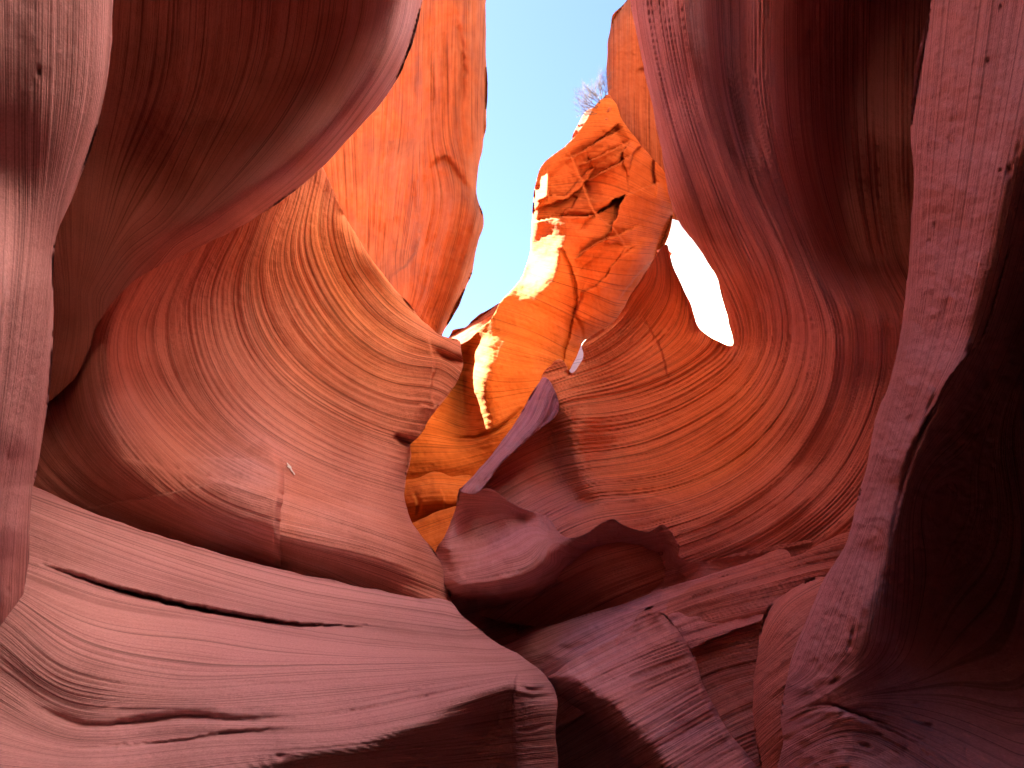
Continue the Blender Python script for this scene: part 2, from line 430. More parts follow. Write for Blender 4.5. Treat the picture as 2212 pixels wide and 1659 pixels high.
    for dd, inn in ((0.03, 1.0), (0.10, 3.0), (0.3, 8.0), (1.0, shrink)):
        Pi = P[bv] + nbv * inn
        di = d[bv] + dd * thick
        allP.append(world_pt(Pi[:, 0], Pi[:, 1], di)); alls.append(s[bv])
        rings.append(np.arange(cnt_v, cnt_v + len(bv))); cnt_v += len(bv)
    loc = np.full(len(P), -1); loc[bv] = np.arange(len(bv))
    F2 = [F]
    a0, b0 = loc[BE[:, 0]], loc[BE[:, 1]]
    for r0, r1 in zip(rings[:-1], rings[1:]):
        F2.append(np.stack([r0[b0], r0[a0], r1[a0], r1[b0]], 1))
    o = mesh_obj(name, np.concatenate(allP), np.concatenate(F2), mat, np.concatenate(alls))
    return o

# ------------------------------------------------------------------ the rock masses
# --- sandy canyon floor and unseen canyon walls added to block, cut and bounce light
def sheet(name, x0, x1, y0, y1, z, mat, n=120, amp=0.15, seed=0):
    xs = np.linspace(x0, x1, n); ys = np.linspace(y0, y1, n); gx, gy = np.meshgrid(xs, ys)
    gz = z + amp * fbm(gx * .3, gy * .3, 0.0, 4, seed)
    V = np.stack([gx.ravel(), gy.ravel(), gz.ravel()], 1)
    i = np.arange(n * n).reshape(n, n)
    F = np.stack([i[:-1, :-1], i[:-1, 1:], i[1:, 1:], i[1:, :-1]], -1).reshape(-1, 4)
    return mesh_obj(name, V, F, mat, V[:, 2])

def lofted(name, path, zs, mat, thick=1.5, n=90, m=60, amp=0.35, seed=0):
    """A standing canyon wall: PATH of (x, y) at the foot, ZS list of (z, outward lean along the wall's left)."""
    p = catmull(path, 0.25); k = np.linspace(0, len(p) - 1, n); p = np.stack([np.interp(k, np.arange(len(p)), p[:, j]) for j in (0, 1)], 1)
    t = np.gradient(p, axis=0); t /= np.linalg.norm(t, axis=1)[:, None]; nr = np.stack([-t[:, 1], t[:, 0]], 1)
    zz = np.linspace(zs[0][0], zs[-1][0], m); off = np.interp(zz, [a for a, _ in zs], [b for _, b in zs])
    V = []
    for side in (0, 1):
        base = np.zeros((m, n, 3))
        base[..., 0] = p[None, :, 0] + nr[None, :, 0] * (off[:, None] + side * thick); base[..., 1] = p[None, :, 1] + nr[None, :, 1] * (off[:, None] + side * thick); base[..., 2] = zz[:, None]
        w = amp * fbm(base[..., 0] * .35, base[..., 1] * .35, base[..., 2] * .5, 4, seed) + 0.12 * noise3(base[..., 2] * 2.5, base[..., 0] * .2, base[..., 1] * .2, seed + 5)
        base[..., 0] += nr[None, :, 0] * w; base[..., 1] += nr[None, :, 1] * w
        V.append(base.reshape(-1, 3))
    i = np.arange(n * m).reshape(m, n); o = n * m
    F = [np.stack([i[:-1, :-1], i[:-1, 1:], i[1:, 1:], i[1:, :-1]], -1).reshape(-1, 4)]
    F.append(F[0][:, ::-1] + o)
    F.append(np.stack([i[-1, :-1], i[-1, 1:], i[-1, 1:] + o, i[-1, :-1] + o], -1))
    for c in (0, n - 1): F.append(np.stack([i[:-1, c], i[1:, c], i[1:, c] + o, i[:-1, c] + o], -1))
    V = np.concatenate(V)
    return mesh_obj(name, V, np.concatenate(F), mat, V[:, 2] * 0.5)

o = lofted("unseen_canyon_wall", [(-5.6,2.5),(-5.3,5),(-5.25,7.5),(-6.3,9.6)], [(0,0.0),(6.0,-0.2),(8,-0.6),(9.5,-1.6),(11,-2.1),(16,-2.1)], M_BOUNCE, thick=2.0, seed=50, amp=0.2)  # added out of view to keep sun off the right wall; pale for bounce
tag(o, "unseen canyon wall added above the dark overhang to block the sun", "rock wall")
o = lofted("unseen_canyon_wall", [(-5.4,-9),(-5.2,-3),(-5.2,2.6)], [(0,0.0),(6.0,-0.2),(8,-1.2),(10,-2.0),(15,-2.0)], M_FILLCUT, thick=1.0, seed=52, amp=0.25)  # out of view, heightened to shade the lower right wall
tag(o, "unseen sun-blocking canyon wall at the photographer's left shoulder, outside the picture", "rock wall")
o = lofted("unseen_canyon_wall", [(-5.7,9.4),(-6.0,11.8)], [(0,0.0),(8,-0.3),(9,-1.7),(10.2,-1.5),(12.5,-2.3),(17,-2.3)], M_SALMON, thick=1.0, seed=53, amp=0.1)  # added behind the overhang to stop sun spots in the right bowl
tag(o, "high leaning wall added unseen behind the dark overhang to keep sun off the right bowl", "rock wall")
o = lofted("unseen_canyon_wall", [(-5.0,10.3),(-4.6,13),(-4.8,17)], [(0,0.0),(10.4,0.3)], M_SALMON, thick=1.5, seed=55, amp=0.25)  # extra hidden wall that shades the slope in the gap
tag(o, "lower wall added unseen behind the striped bowl to shade the gap", "rock wall")
o = lofted("unseen_canyon_wall", [(5.4,13),(5.0,9),(4.5,6.3)], [(0,0.0),(18,0.2)], M_FILLCUT, thick=2.0, seed=63, amp=0.25)  # hidden dark stretch put in so less light bounces onto the fin
tag(o, "dark wall added unseen behind the draped wall to dim the light on the fin", "rock wall")
o = lofted("unseen_canyon_wall", [(4.4,6.6),(4.1,4),(3.6,0),(3.6,-9)], [(7.6,-0.1),(8,-0.2),(10,-0.2),(22,-0.2)], M_BOUNCE, thick=2.0, seed=60, amp=0.25)  # unseen pale upper wall, a sunlit reflector for the foreground
tag(o, "unseen pale upper wall added to bounce sunlight, high above the pale pitted pillar", "rock wall")
o = lofted("unseen_canyon_wall", [(5.4,12),(4.8,8),(4.3,4),(3.8,0),(3.8,-9)], [(0,0.2),(5,0.0),(7.8,-0.1)], M_FILLCUT, thick=1.5, seed=61, amp=0.25)  # unseen lower right wall, darkened to weaken the fill
tag(o, "unseen canyon wall behind the pale pitted pillar, darkened to cut fill light", "rock wall")
o = lofted("unseen_canyon_wall", [(2.0,1.55),(1.95,0.8),(1.95,0),(2.0,-4)], [(0,0.0),(3,0.0),(4.6,-0.4),(6.5,-0.3)], M_FILLCUT, thick=1.2, seed=65, amp=0.1)  # added off-frame to darken the hollow side of the right pillar
tag(o, "unseen added rock wall leaning beside the photographer that shades the hollow pillar side", "rock wall")
o = lofted("unseen_canyon_wall", [(-1.7,-5),(-1.6,-2),(-1.9,0.1)], [(0,0.0),(3.0,0.15),(5.0,-0.1)], M_FILLCUT, thick=0.8, seed=66, amp=0.12)  # added off-frame so less low light reaches the overhang
tag(o, "unseen low wall added to cut fill light beside the photographer's left elbow, outside the picture", "rock wall")
o = lofted("unseen_canyon_wall", [(2.4,-4.2),(0.3,-4.6),(-2.0,-4.4)], [(0,0.0),(4.0,0.1),(7.5,-0.2)], M_FILLCUT, thick=0.8, seed=67, amp=0.15)  # added behind the camera to hold back light from the rear
tag(o, "unseen wall added to cut light from the rear, across the narrow passage behind the photographer", "rock wall")
o = lofted("unseen_canyon_wall", [(4.2,-8),(2,-9),(0,-8.6),(-5.4,-8)], [(0,0.0),(6,-0.3),(14,0.4)], M_FILLCUT, thick=2.0, seed=70, amp=0.4)  # closes the unseen rear so that undersides stay dark
tag(o, "unseen light-cutting canyon wall closing the canyon at the photographer's back", "rock wall")
o = sheet("ground", -60, 60, -40, 90, 0.0, M_SAND, 160, 0.2); tag(o, kind='structure')

# --- left foreground pillar
o = rock("rock_pillar",
  [(-320,-320),(252,-320),(248,-100),(245,0),(240,100),(230,190),(203,300),(167,400),(130,488),(118,525),(116,620),(115,700),(112,800),(96,920),(76,1030),(68,1062),(64,1140),(60,1230),(40,1320),(0,1390),(-60,1440),(-320,1500)],
  [(-300,-300,1.62),(-300,300,1.69),(-300,900,1.76),(-300,1500,1.8),(0,-300,1.95),(0,350,2.08),(0,1000,2.24),(0,1200,2.55),(-60,1400,2.75),
   (120,-300,2.0),(120,0,2.05),(110,300,2.15),(85,620,2.26),(75,800,2.33),(60,950,2.45),(40,1150,2.7),(20,1300,2.95),
   [(245,-200,2.2),(243,0,2.25),(220,220,2.3),(125,500,2.4),(114,780,2.5),(72,1045,2.85),(60,1230,3.15),(0,1390,3.05)]],
  [(0,[(-150,-200),(-120,400),(-150,900),(-160,1500)]),(1,[(0,-300),(10,300),(0,700),(-40,1300)]),(2,[(110,-300),(105,200),(75,600),(50,800),(0,1100),(-20,1400)]),(3,[(200,-300),(190,200),(125,470),(100,700),(60,1000),(40,1300)])],
  M_MAUVE, p=2, rolls=[([(250,-300),(245,0),(230,190),(167,400),(118,525),(115,700),(96,920),(72,1045)],70,0.16)],
  feats=[('groove',[(112,600),(95,700),(60,800),(35,900),(10,1010)],0.035,16)],
  amp=0.008, sf=2.2, lump=0.005, warp=(1.0, 30.0), pits=(60,6,13), thick=2.5, seed=1)
tag(o, "pinkish rock pillar at the left edge, in front of the dark overhang", "rock pillar")

# --- dark overhang
o = rock("rock_overhang",
  [(40,-320),(965,-320),(938,-100),(912,0),(893,92),(846,190),(765,286),(690,368),(600,440),(500,500),(400,548),(330,582),(275,620),(236,665),(206,712),(188,770),(150,830),(60,880),(40,500)],
  [[(960,-300,4.2),(912,0,4.5),(846,190,4.7),(690,368,5.0),(500,500,5.4),(330,582,5.7),(236,665,6.0),(190,768,6.1)],
   [(905,-250,4.0),(870,0,4.2),(805,180,4.35),(660,340,4.65),(500,450,5.0),(350,540,5.4)],
   (150,720,6.3),(100,800,6.4),(60,650,6.1),(200,560,6.0),(420,380,5.7),(560,290,5.5),(680,170,5.25),(740,30,5.05),(780,-250,4.5),
   (150,450,5.9),(250,250,5.7),(400,120,5.5),(560,60,5.3),(300,0,5.0),(200,-280,3.4),(450,-300,3.6),(650,-300,3.9),(60,300,5.6),(60,0,4.8)],
  [(0,[(200,-200),(170,300),(160,700)]),(1,[(450,-200),(420,200),(250,520),(190,640)]),(2,[(680,-200),(640,150),(450,430),(300,560)]),(3,[(820,-200),(800,60),(690,270),(520,440),(380,530)]),(4,[(900,-200),(880,60),(770,250),(650,380),(520,480)])],
  M_SALMON, p=2, rolls=[([(960,-300),(912,0),(846,190),(765,286),(690,368),(560,465)],80,0.45)],
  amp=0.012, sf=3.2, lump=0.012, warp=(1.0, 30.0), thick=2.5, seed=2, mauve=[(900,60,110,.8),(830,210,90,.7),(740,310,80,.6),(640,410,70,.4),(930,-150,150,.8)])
tag(o, "large rock overhang with a dark shaded underside above the striped salmon bowl", "rock overhang")

# --- striped bowl
o = rock("striped_rock_bowl",
  [(-40,480),(100,470),(400,340),(640,230),(685,325),(704,375),(724,420),(745,465),(775,515),(805,562),(850,620),(885,658),(908,688),(930,706),(950,722),(970,729),(994,736),(997,760),(1000,788),(986,830),(973,850),(950,876),(930,900),(915,926),(900,946),(886,962),(887,985),(880,1020),(874,1060),(880,1100),(891,1130),(912,1158),(936,1186),(949,1212),(960,1240),(971,1272),(978,1310),(960,1400),(400,1330),(0,1200),(-40,900)],
  [(0,600,6.6),(0,900,6.4),(100,620,6.7),(135,720,6.8),(140,820,6.8),(150,920,6.6),
   [(275,610,6.5),(225,690,6.25),(198,770,6.1),(200,850,6.0),(228,930,5.85),(285,1010,5.7),(345,1065,5.6)],
   [(60,1010,6.3),(200,1080,6.1),(330,1140,6.0),(480,1190,5.85),(640,1232,5.7),(800,1262,5.6),(950,1300,5.5)],
   (400,1085,5.65),(500,1130,5.5),(600,1165,5.4),(720,1190,5.4),(850,1220,5.4),
   (300,700,6.75),(300,850,6.5),(400,600,7.2),(400,800,7.0),(400,950,6.4),(550,480,7.6),(550,700,7.6),(550,880,7.0),(520,960,6.5),(700,420,8.1),(700,600,7.9),(700,800,7.5),(700,950,6.9),(700,1050,6.3),
   (800,600,7.9),(820,750,7.4),(820,900,6.9),(820,1020,6.4),(820,1120,5.9),
   [(750,470,8.0),(850,620,7.7),(950,725,7.4),(1000,785,7.3),(930,900,7.0),(885,980,6.8),(878,1060,6.5),(936,1186,6.0),(971,1272,5.6)]],
  [(0,[(240,640),(200,720),(195,800),(220,900),(290,1000),(400,1090),(560,1160),(800,1230),(960,1290)]),
   (1,[(330,580),(270,680),(260,780),(300,880),(380,970),(480,1040),(620,1090),(800,1150),(940,1200)]),
   (2,[(420,545),(370,650),(370,760),(420,870),(500,950),(600,1010),(720,1060),(880,1110)]),
   (3,[(520,500),(470,620),(480,740),(540,840),(640,920),(760,980),(880,1020)]),
   (4,[(610,440),(570,560),(590,680),(660,780),(760,850),(860,890),(930,900)]),
   (5,[(700,380),(680,500),(710,600),(780,700),(870,760),(960,780)]),
   (6,[(760,480),(780,560),(850,650),(920,700),(990,740)]),
   (-1,[(130,640),(120,760),(130,900),(200,1010),(320,1090),(480,1160),(700,1240)])],
  M_SALMON, p=2, soft=6, rolls=[([(745,465),(850,620),(950,722),(994,736)],30,0.15),([(886,962),(874,1060),(891,1130),(949,1212),(978,1310)],45,0.25)],
  feats=[('step',[(575,940),(602,985),(612,1020),(612,1060),(606,1110),(604,1160),(606,1230)],0.42,0,190,16),
         ('step',[(250,985),(440,1028),(540,1052),(620,1070),(690,1082),(740,1098),(800,1122),(920,1175)],0.13,0,70,9),
         ('step',[(380,1000),(440,988),(520,990),(585,984),(640,990)],0.16,0,55,5),
         ('groove',[(905,962),(880,956),(850,942)],0.35,6),('groove',[(1010,782),(975,776),(940,758)],0.14,7),
         ('step',[(925,715),(938,790),(932,850),(950,900)],0.10,0,50,4),('step',[(905,870),(935,880),(960,860)],0.12,0,20,2)],
  amp=0.026, sf=5.0, ledge=0.8, thick=2.5, step=2.4, warp=(1.0, 30.0), seed=3, bed_glow_tint=[(720,520,260,.75),(880,760,200,.5)], mauve=[(520,1015,85,.55),(520,1130,100,.5),(720,1170,120,.3),(230,900,90,.25)])  # orange bounced glow tinted into the upper right of the bowl
tag(o, "salmon rock bowl with curved stripes, hollowed out under the dark overhang", "rock wall")

# --- lower left slab
o = rock("pink_rock_slab",
  [(-320,930),(-100,985),(60,1046),(130,1076),(200,1108),(300,1143),(400,1172),(500,1203),(600,1229),(700,1250),(800,1272),(900,1291),(973,1300),(1000,1331),(1042,1368),(1090,1396),(1130,1420),(1166,1446),(1190,1476),(1203,1512),(1200,1560),(1205,1659),(1215,1960),(-320,1960)],
  [[(-320,930,4.1),(60,1046,4.3),(400,1172,4.4),(700,1250,4.4),(972,1300,4.4)],[(1042,1368,4.0),(1166,1446,3.5),(1203,1512,3.2)],
   (100,1150,3.8),(300,1220,3.8),(600,1300,3.8),(850,1340,3.85),
   (100,1270,3.3),(300,1335,3.2),(560,1365,3.3),(800,1395,3.4),(1000,1400,3.65),
   (100,1400,2.75),(250,1430,2.75),(500,1450,2.78),(750,1450,2.9),(950,1440,3.15),(1080,1440,3.25),
   (0,1540,2.55),(150,1572,2.5),(300,1562,2.5),(400,1552,2.45),(560,1555,2.42),(750,1540,2.6),(900,1510,2.78),(-200,1500,2.6),(-300,1250,3.2),
   (0,1659,2.05),(200,1659,2.05),(400,1659,2.08),(560,1640,2.15),
   [(450,1720,1.95),(560,1668,2.1),(700,1631,2.22),(800,1602,2.33),(900,1565,2.48),(1000,1520,2.68),(1105,1468,2.92)],
   (700,1700,2.45),(850,1659,2.6),(900,1625,2.68),(1000,1590,2.85),(1080,1550,3.0),(1090,1659,3.0),(900,1850,2.8),(700,1900,2.5),(1000,1850,3.0),
   [(1113,1480,2.9),(1112,1560,2.9),(1114,1659,2.88),(1116,1900,2.85)],(1150,1478,2.96),(1160,1659,2.92),(1200,1560,3.1),(1205,1659,3.1),(1160,1900,2.9),
   (0,1900,1.65),(300,1900,1.65)],
  [(0,[(-100,1010),(200,1120),(600,1240),(970,1310)]),(1,[(20,1120),(300,1230),(640,1320),(1000,1370)]),(2,[(85,1215),(250,1272),(480,1322),(720,1365),(1050,1400)]),
   (3,[(40,1300),(180,1390),(420,1440),(720,1440),(1090,1430)]),(4,[(10,1400),(130,1490),(350,1520),(700,1500),(1110,1455)]),(5,[(0,1480),(150,1565),(400,1560),(700,1560),(1100,1475)]),
   (6,[(-50,1560),(150,1620),(450,1600),(750,1590),(1150,1520)]),(7.5,[(-50,1700),(300,1690),(700,1640),(1200,1580)]),(9,[(0,1850),(500,1800),(1200,1680)])],
  M_MAUVE, p=2, soft=9, rolls=[([(900,1291),(973,1300),(1042,1368),(1130,1420),(1190,1476),(1203,1512),(1205,1659)],40,0.12),([(-320,930),(60,1046),(400,1172),(700,1250),(900,1291)],30,0.2)],
  feats=[('groove',[(85,1217),(160,1243),(250,1273),(330,1292),(400,1309),(480,1324),(560,1338),(640,1350),(730,1353)],0.16,6),
         ('step',[(85,1216),(250,1270),(400,1306),(560,1335),(720,1350),(850,1352)],-0.05,30,40),
         ('groove',[(60,1520),(180,1566),(300,1560),(400,1548),(520,1556),(640,1552)],0.07,9),('groove',[(100,1618),(250,1612),(400,1600),(520,1582),(680,1576)],0.035,5),
         ('groove',[(620,1560),(760,1540),(900,1510),(1020,1482),(1105,1462)],0.025,5),('groove',[(500,1475),(600,1478),(700,1482)],0.02,6),('groove',[(760,1525),(900,1490),(1000,1472)],0.02,4),
         ('step',[(1120,1445),(1113,1480),(1110,1560),(1113,1640),(1118,1700)],-0.10,0,60),
         ('groove',[(1118,1478),(1140,1490),(1170,1488),(1200,1478)],0.05,5),('groove',[(1118,1580),(1150,1575),(1200,1560)],0.03,4),('groove',[(1120,1500),(1150,1508),(1200,1500)],0.02,3)],
  amp=0.0135, sf=4.4, ledge=0.6, lump=0.010, warp=(0.6, 30.0), pits=(10,5,10), thick=1.6, seed=4)
tag(o, "smooth pink rock slab sloping across the lower left corner, split by one long dark crevice", "rock slab")

# --- right wall: drapery, flute and right bowl
o = rock("draped_rock_wall",
  [(1338,-320),(1350,-100),(1362,0),(1376,80),(1392,150),(1408,220),(1422,290),(1436,370),(1444,415),(1456,458),(1475,490),(1500,522),(1525,560),(1547,600),(1562,650),(1578,712),(1582,746),(1545,733),(1512,711),(1500,680),(1490,650),(1472,615),(1458,585),(1446,550),(1440,528),(1422,545),(1400,580),(1365,635),(1330,690),(1290,716),(1262,736),(1256,748),(1259,762),(1257,776),(1250,788),(1236,806),(1228,799),(1217,779),(1205,775),(1190,788),(1174,803),(1160,850),(1090,960),(1000,1070),(990,1130),(1000,1300),(1200,1360),(1500,1360),(1900,1320),(2080,1100),(2120,-320)],
  [[(1345,-250,5.2),(1362,0,5.4),(1422,290,5.7),(1456,458,6.1),(1547,600,6.8),(1580,730,7.3)],
   (1430,0,5.0),(1470,200,5.2),(1520,350,5.45),(1620,500,5.7),(1680,620,6.0),(1725,720,6.2),
   [(1490,-250,4.55),(1497,0,4.65),(1515,120,4.75),(1542,215,4.9),(1590,330,5.05)],[(1578,-250,4.95),(1581,0,5.0),(1584,120,5.0),(1592,215,5.05),(1615,310,5.1)],
   [(1640,-250,4.3),(1645,0,4.4),(1650,200,4.6),(1670,350,4.85),(1710,460,5.1)],
   (1710,0,4.7),(1760,100,5.4),(1780,250,5.65),(1810,420,5.85),(1840,560,5.65),(1880,100,5.9),(1910,300,5.9),(1930,500,5.75),(1700,-250,4.25),(1850,-200,4.9),(1900,-300,4.2),(2060,-250,4.4),(2060,0,5.8),(2060,400,6.0),
   [(1700,560,5.4),(1770,628,5.15),(1850,668,4.95),(1940,694,4.75),(2040,710,4.6)],
   (1800,760,5.4),(1900,790,5.15),(1850,900,5.35),(1780,1000,5.7),(1700,900,6.1),(1700,1080,5.7),(1820,1150,5.1),(1900,1000,4.95),(2000,900,4.7),
   (1640,800,6.9),(1600,900,6.9),(1500,850,7.8),(1400,800,8.4),(1450,700,8.4),(1400,640,8.6),(1330,740,8.8),(1265,775,8.7),(1300,850,8.5),(1500,950,7.4),(1400,950,7.8),(1300,980,7.75),(1600,1000,6.6),(1450,1050,6.9),(1350,1040,7.1),(1500,1150,6.1),(1650,1100,6.0),(1400,1120,6.5),(1550,1210,6.0),(1700,1180,5.7),
   [(1212,880,7.9),(1232,960,7.6),(1242,1025,7.3),(1258,1058,7.1),(1284,1075,6.9),(1300,1092,6.75),(1324,1120,6.4)],
   [(1190,885,8.15),(1208,962,7.95),(1216,1030,7.65),(1230,1066,7.35),(1262,1088,7.1)],(1170,930,8.05),(1150,980,7.65),(1100,1020,7.25),(1060,1050,7.0),(1150,1060,6.9),(1220,1090,6.9),(1180,1110,6.6),(1270,1110,6.7),
   (1205,776,8.6),(1190,830,8.3),(1175,805,8.5),
   (1200,1330,6.6),(1500,1340,6.0),(1850,1280,5.0)],
  [(0,[(1362,-200),(1362,0),(1422,290),(1500,520),(1582,742),(1530,800),(1440,850),(1340,880),(1235,890)]),(-1,[(1440,530),(1450,640),(1400,720),(1320,780),(1240,810)]),(-2,[(1400,580),(1330,690),(1262,740)]),
   (1,[(1450,-200),(1450,0),(1490,220),(1570,450),(1650,640),(1660,740),(1610,840),(1500,920),(1380,970),(1250,990)]),
   (2,[(1540,-200),(1540,0),(1560,200),(1620,400),(1700,580),(1730,720),(1690,860),(1590,970),(1450,1040),(1290,1060)]),
   (3,[(1620,-200),(1620,0),(1625,200),(1680,420),(1760,620),(1790,720),(1770,860),(1680,1000),(1550,1090),(1400,1140)]),
   (4,[(1720,-200),(1730,300),(1790,520),(1860,670),(1870,780),(1830,920),(1740,1050),(1600,1150),(1480,1200)]),
   (5,[(1850,-200),(1850,300),(1890,560),(1950,690),(1940,850),(1850,1050),(1700,1180),(1550,1250)])],
  M_SALMON, p=2, soft=8, rolls=[([(1345,-250),(1362,0),(1422,290),(1456,458),(1547,600),(1582,746)],60,0.4),([(1512,711),(1490,650),(1440,528)],40,0.4)],
  feats=[('step',[(1385,680),(1410,720),(1430,760),(1440,800),(1450,830)],0.05,0,50),
         ('step',[(1275,1098),(1330,1080),(1400,1070),(1460,1086),(1500,1105)],0.08,0,40,4),
         ('groove',[(1645,480),(1690,570),(1740,660)],0.05,10),('groove',[(1640,300),(1690,430),(1760,560)],0.05,10),
         ('groove',[(1240,830),(1250,870),(1245,930)],0.08,14),('groove',[(1228,800),(1234,815)],0.2,6)],
  amp=0.036, sf=6.5, ledge=0.9, lump=0.005, warp=(1.0, 30.0), thick=2.5, step=2.4, seed=5, bed_glow_tint=[(1400,760,230,.9),(1380,930,230,.8),(1560,930,160,.6),(1280,820,150,.6)], mauve=[(1480,0,260,1.0),(1560,250,240,1.0),(1640,450,200,.9),(1740,620,160,.7),(1420,200,160,1.0),(1850,760,120,.5),(1150,1030,120,.6),(1500,-250,350,1.0)])  # orange blobs in the right bowl stand in for bounced sunlight
tag(o, "draped mauve and orange rock wall sweeping down into a bowl with an open window", "rock wall")

# --- small wavy slab
o = rock("wavy_rock_slab",
  [(1173,813),(1184,818),(1196,838),(1204,858),(1207,882),(1200,900),(1185,914),(1160,932),(1140,950),(1118,968),(1100,986),(1080,1006),(1060,1030),(1044,1050),(1029,1066),(1012,1066),(994,1060),(1006,1045),(1022,1028),(1042,1005),(1060,985),(1084,955),(1108,920),(1128,888),(1146,856),(1160,832)],
  [[(1172,815,7.8),(1108,920,7.3),(1060,985,6.95),(994,1060,6.4)],[(1204,858,7.5),(1200,900,7.3),(1140,950,6.85),(1080,1006,6.5),(1020,1066,6.2)],[(1178,850,7.55),(1165,900,7.2),(1120,945,6.9),(1070,1000,6.55)]],
  [(0,[(1172,815),(1108,920),(994,1060)]),(1,[(1185,830),(1140,925),(1060,1010)]),(2,[(1204,858),(1185,905),(1100,986),(1020,1066)])],
  M_MAUVE, p=2, soft=4, rolls=[([(1172,815),(1108,920),(994,1060)],22,0.2)], amp=0.04, sf=4.5, ledge=0.9, thick=1.2, seed=6, mauve=[(1120,930,200,.35)], step=2.2, shrink=14)
tag(o, "narrow wavy mauve slab leaning up against the orange fin in the middle", "rock slab")

# --- middle folds
o = rock("folded_rock_ledge",
  [(994,1054),(1012,1061),(1029,1059),(1053,1054),(1071,1060),(1089,1075),(1107,1088),(1128,1099),(1155,1105),(1176,1112),(1191,1124),(1200,1138),(1209,1151),(1221,1160),(1245,1160),(1269,1151),(1296,1132),(1324,1120),(1335,1126),(1353,1138),(1377,1145),(1401,1149),(1413,1142),(1425,1133),(1434,1132),(1449,1145),(1461,1166),(1468,1180),(1466,1200),(1490,1215),(1620,1190),(1760,1160),(1900,1120),(1900,1260),(1700,1300),(1460,1340),(1300,1400),(1120,1450),(1000,1360),(958,1300),(950,1238),(942,1192),(956,1165),(966,1146),(978,1118),(986,1095),(990,1070)],
  [[(994,1054,6.5),(1053,1054,6.3),(1107,1088,6.15),(1191,1124,6.0),(1221,1160,5.75),(1269,1151,5.7),(1324,1120,5.75),(1401,1149,5.6),(1434,1132,5.6),(1466,1190,5.4)],
   [(981,1250,5.45),(1035,1226,5.42),(1095,1190,5.45),(1155,1160,5.5),(1215,1150,5.65)],
   [(976,1254,5.45),(996,1268,5.2),(1041,1274,5.05),(1107,1268,4.98),(1160,1242,5.05),(1200,1192,5.3),(1221,1165,5.6)],
   (945,1195,6.4),(965,1185,6.0),(1000,1150,6.5),(1030,1110,6.6),(1000,1205,5.85),(1050,1185,5.95),(1080,1145,6.25),(1130,1122,6.3),(970,1235,5.9),
   (1010,1310,6.5),(1060,1320,7.0),(1120,1310,7.2),(1180,1290,7.2),(1240,1250,7.1),(1300,1205,6.6),(1380,1190,6.4),(1440,1190,6.0),
   [(1080,1390,6.6),(1200,1350,6.6),(1320,1310,6.5),(1450,1262,5.9),(1600,1235,5.7),(1800,1190,5.3)],(1520,1215,5.9),(1650,1195,5.7),(1850,1150,5.2),(1100,1440,5.9),(1300,1390,5.9),(1700,1290,5.3)],
  [(0,[(990,1060),(1100,1080),(1250,1160),(1450,1140)]),(1,[(960,1160),(1060,1120),(1180,1120)]),(2,[(950,1200),(1040,1190),(1150,1140)]),(3,[(975,1250),(1090,1215),(1210,1160)]),(4,[(1000,1275),(1120,1262),(1250,1200),(1440,1160)]),
   (5.5,[(1020,1340),(1180,1290),(1350,1230),(1500,1200)]),(7,[(1080,1400),(1300,1320),(1500,1260),(1800,1190)])],
  M_SALMON, p=1, soft=3.5, rolls=[([(994,1054),(986,1095),(966,1146),(942,1192)],26,0.2)], amp=0.026, sf=5.0, ledge=0.8, thick=1.5, seed=7, step=2.6, mauve=[(1080,1180,170,.45),(1300,1300,200,.3)])
tag(o, "folded rock ledge with a dark hollow underneath, in the middle just right of the gap", "rock ledge")

# --- lower folds
K3FLOW = [(0,[(1090,1400),(1250,1340),(1450,1275),(1800,1170)]),(1,[(1180,1440),(1330,1360),(1480,1300),(1750,1220)]),(2,[(1200,1470),(1340,1400),(1500,1330),(1750,1270)]),(3,[(1240,1500),(1400,1430),(1520,1390),(1750,1330)]),
   (4,[(1240,1600),(1400,1510),(1550,1440),(1750,1400)]),(5,[(1300,1680),(1450,1590),(1600,1510),(1800,1450)]),(6,[(1400,1720),(1600,1600),(1800,1530)])]
o = rock("purple_rock_wedge",
  [(1000,1440),(1070,1402),(1092,1393),(1155,1364),(1230,1340),(1275,1325),(1320,1313),(1365,1298),(1425,1271),(1455,1264),(1520,1246),(1600,1220),(1700,1190),(1700,1300),(1500,1400),(1300,1520),(1120,1600),(1000,1560)],
  [[(1080,1400,5.9),(1155,1364,5.8),(1320,1313,5.7),(1455,1264,5.5),(1620,1215,5.3)],(1150,1425,5.3),(1200,1400,5.15),(1280,1370,5.1),(1350,1335,5.15),(1420,1300,5.15),(1250,1450,4.9),(1150,1480,5.2),(1060,1480,5.5),(1400,1400,4.8),(1600,1300,4.9)],
  K3FLOW, M_SALMON, p=2, soft=4, rolls=[([(1080,1400),(1155,1364),(1320,1313),(1455,1264)],14,0.12)], feats=[('groove',[(1170,1395),(1240,1400),(1310,1370)],0.06,8)],
  amp=0.022, sf=5.0, ledge=0.7, thick=1.0, seed=8, step=2.6, mauve=[(1250,1390,260,.75)])
tag(o, "purple wedge of striped rock just below the dark hollow", "rock ledge")
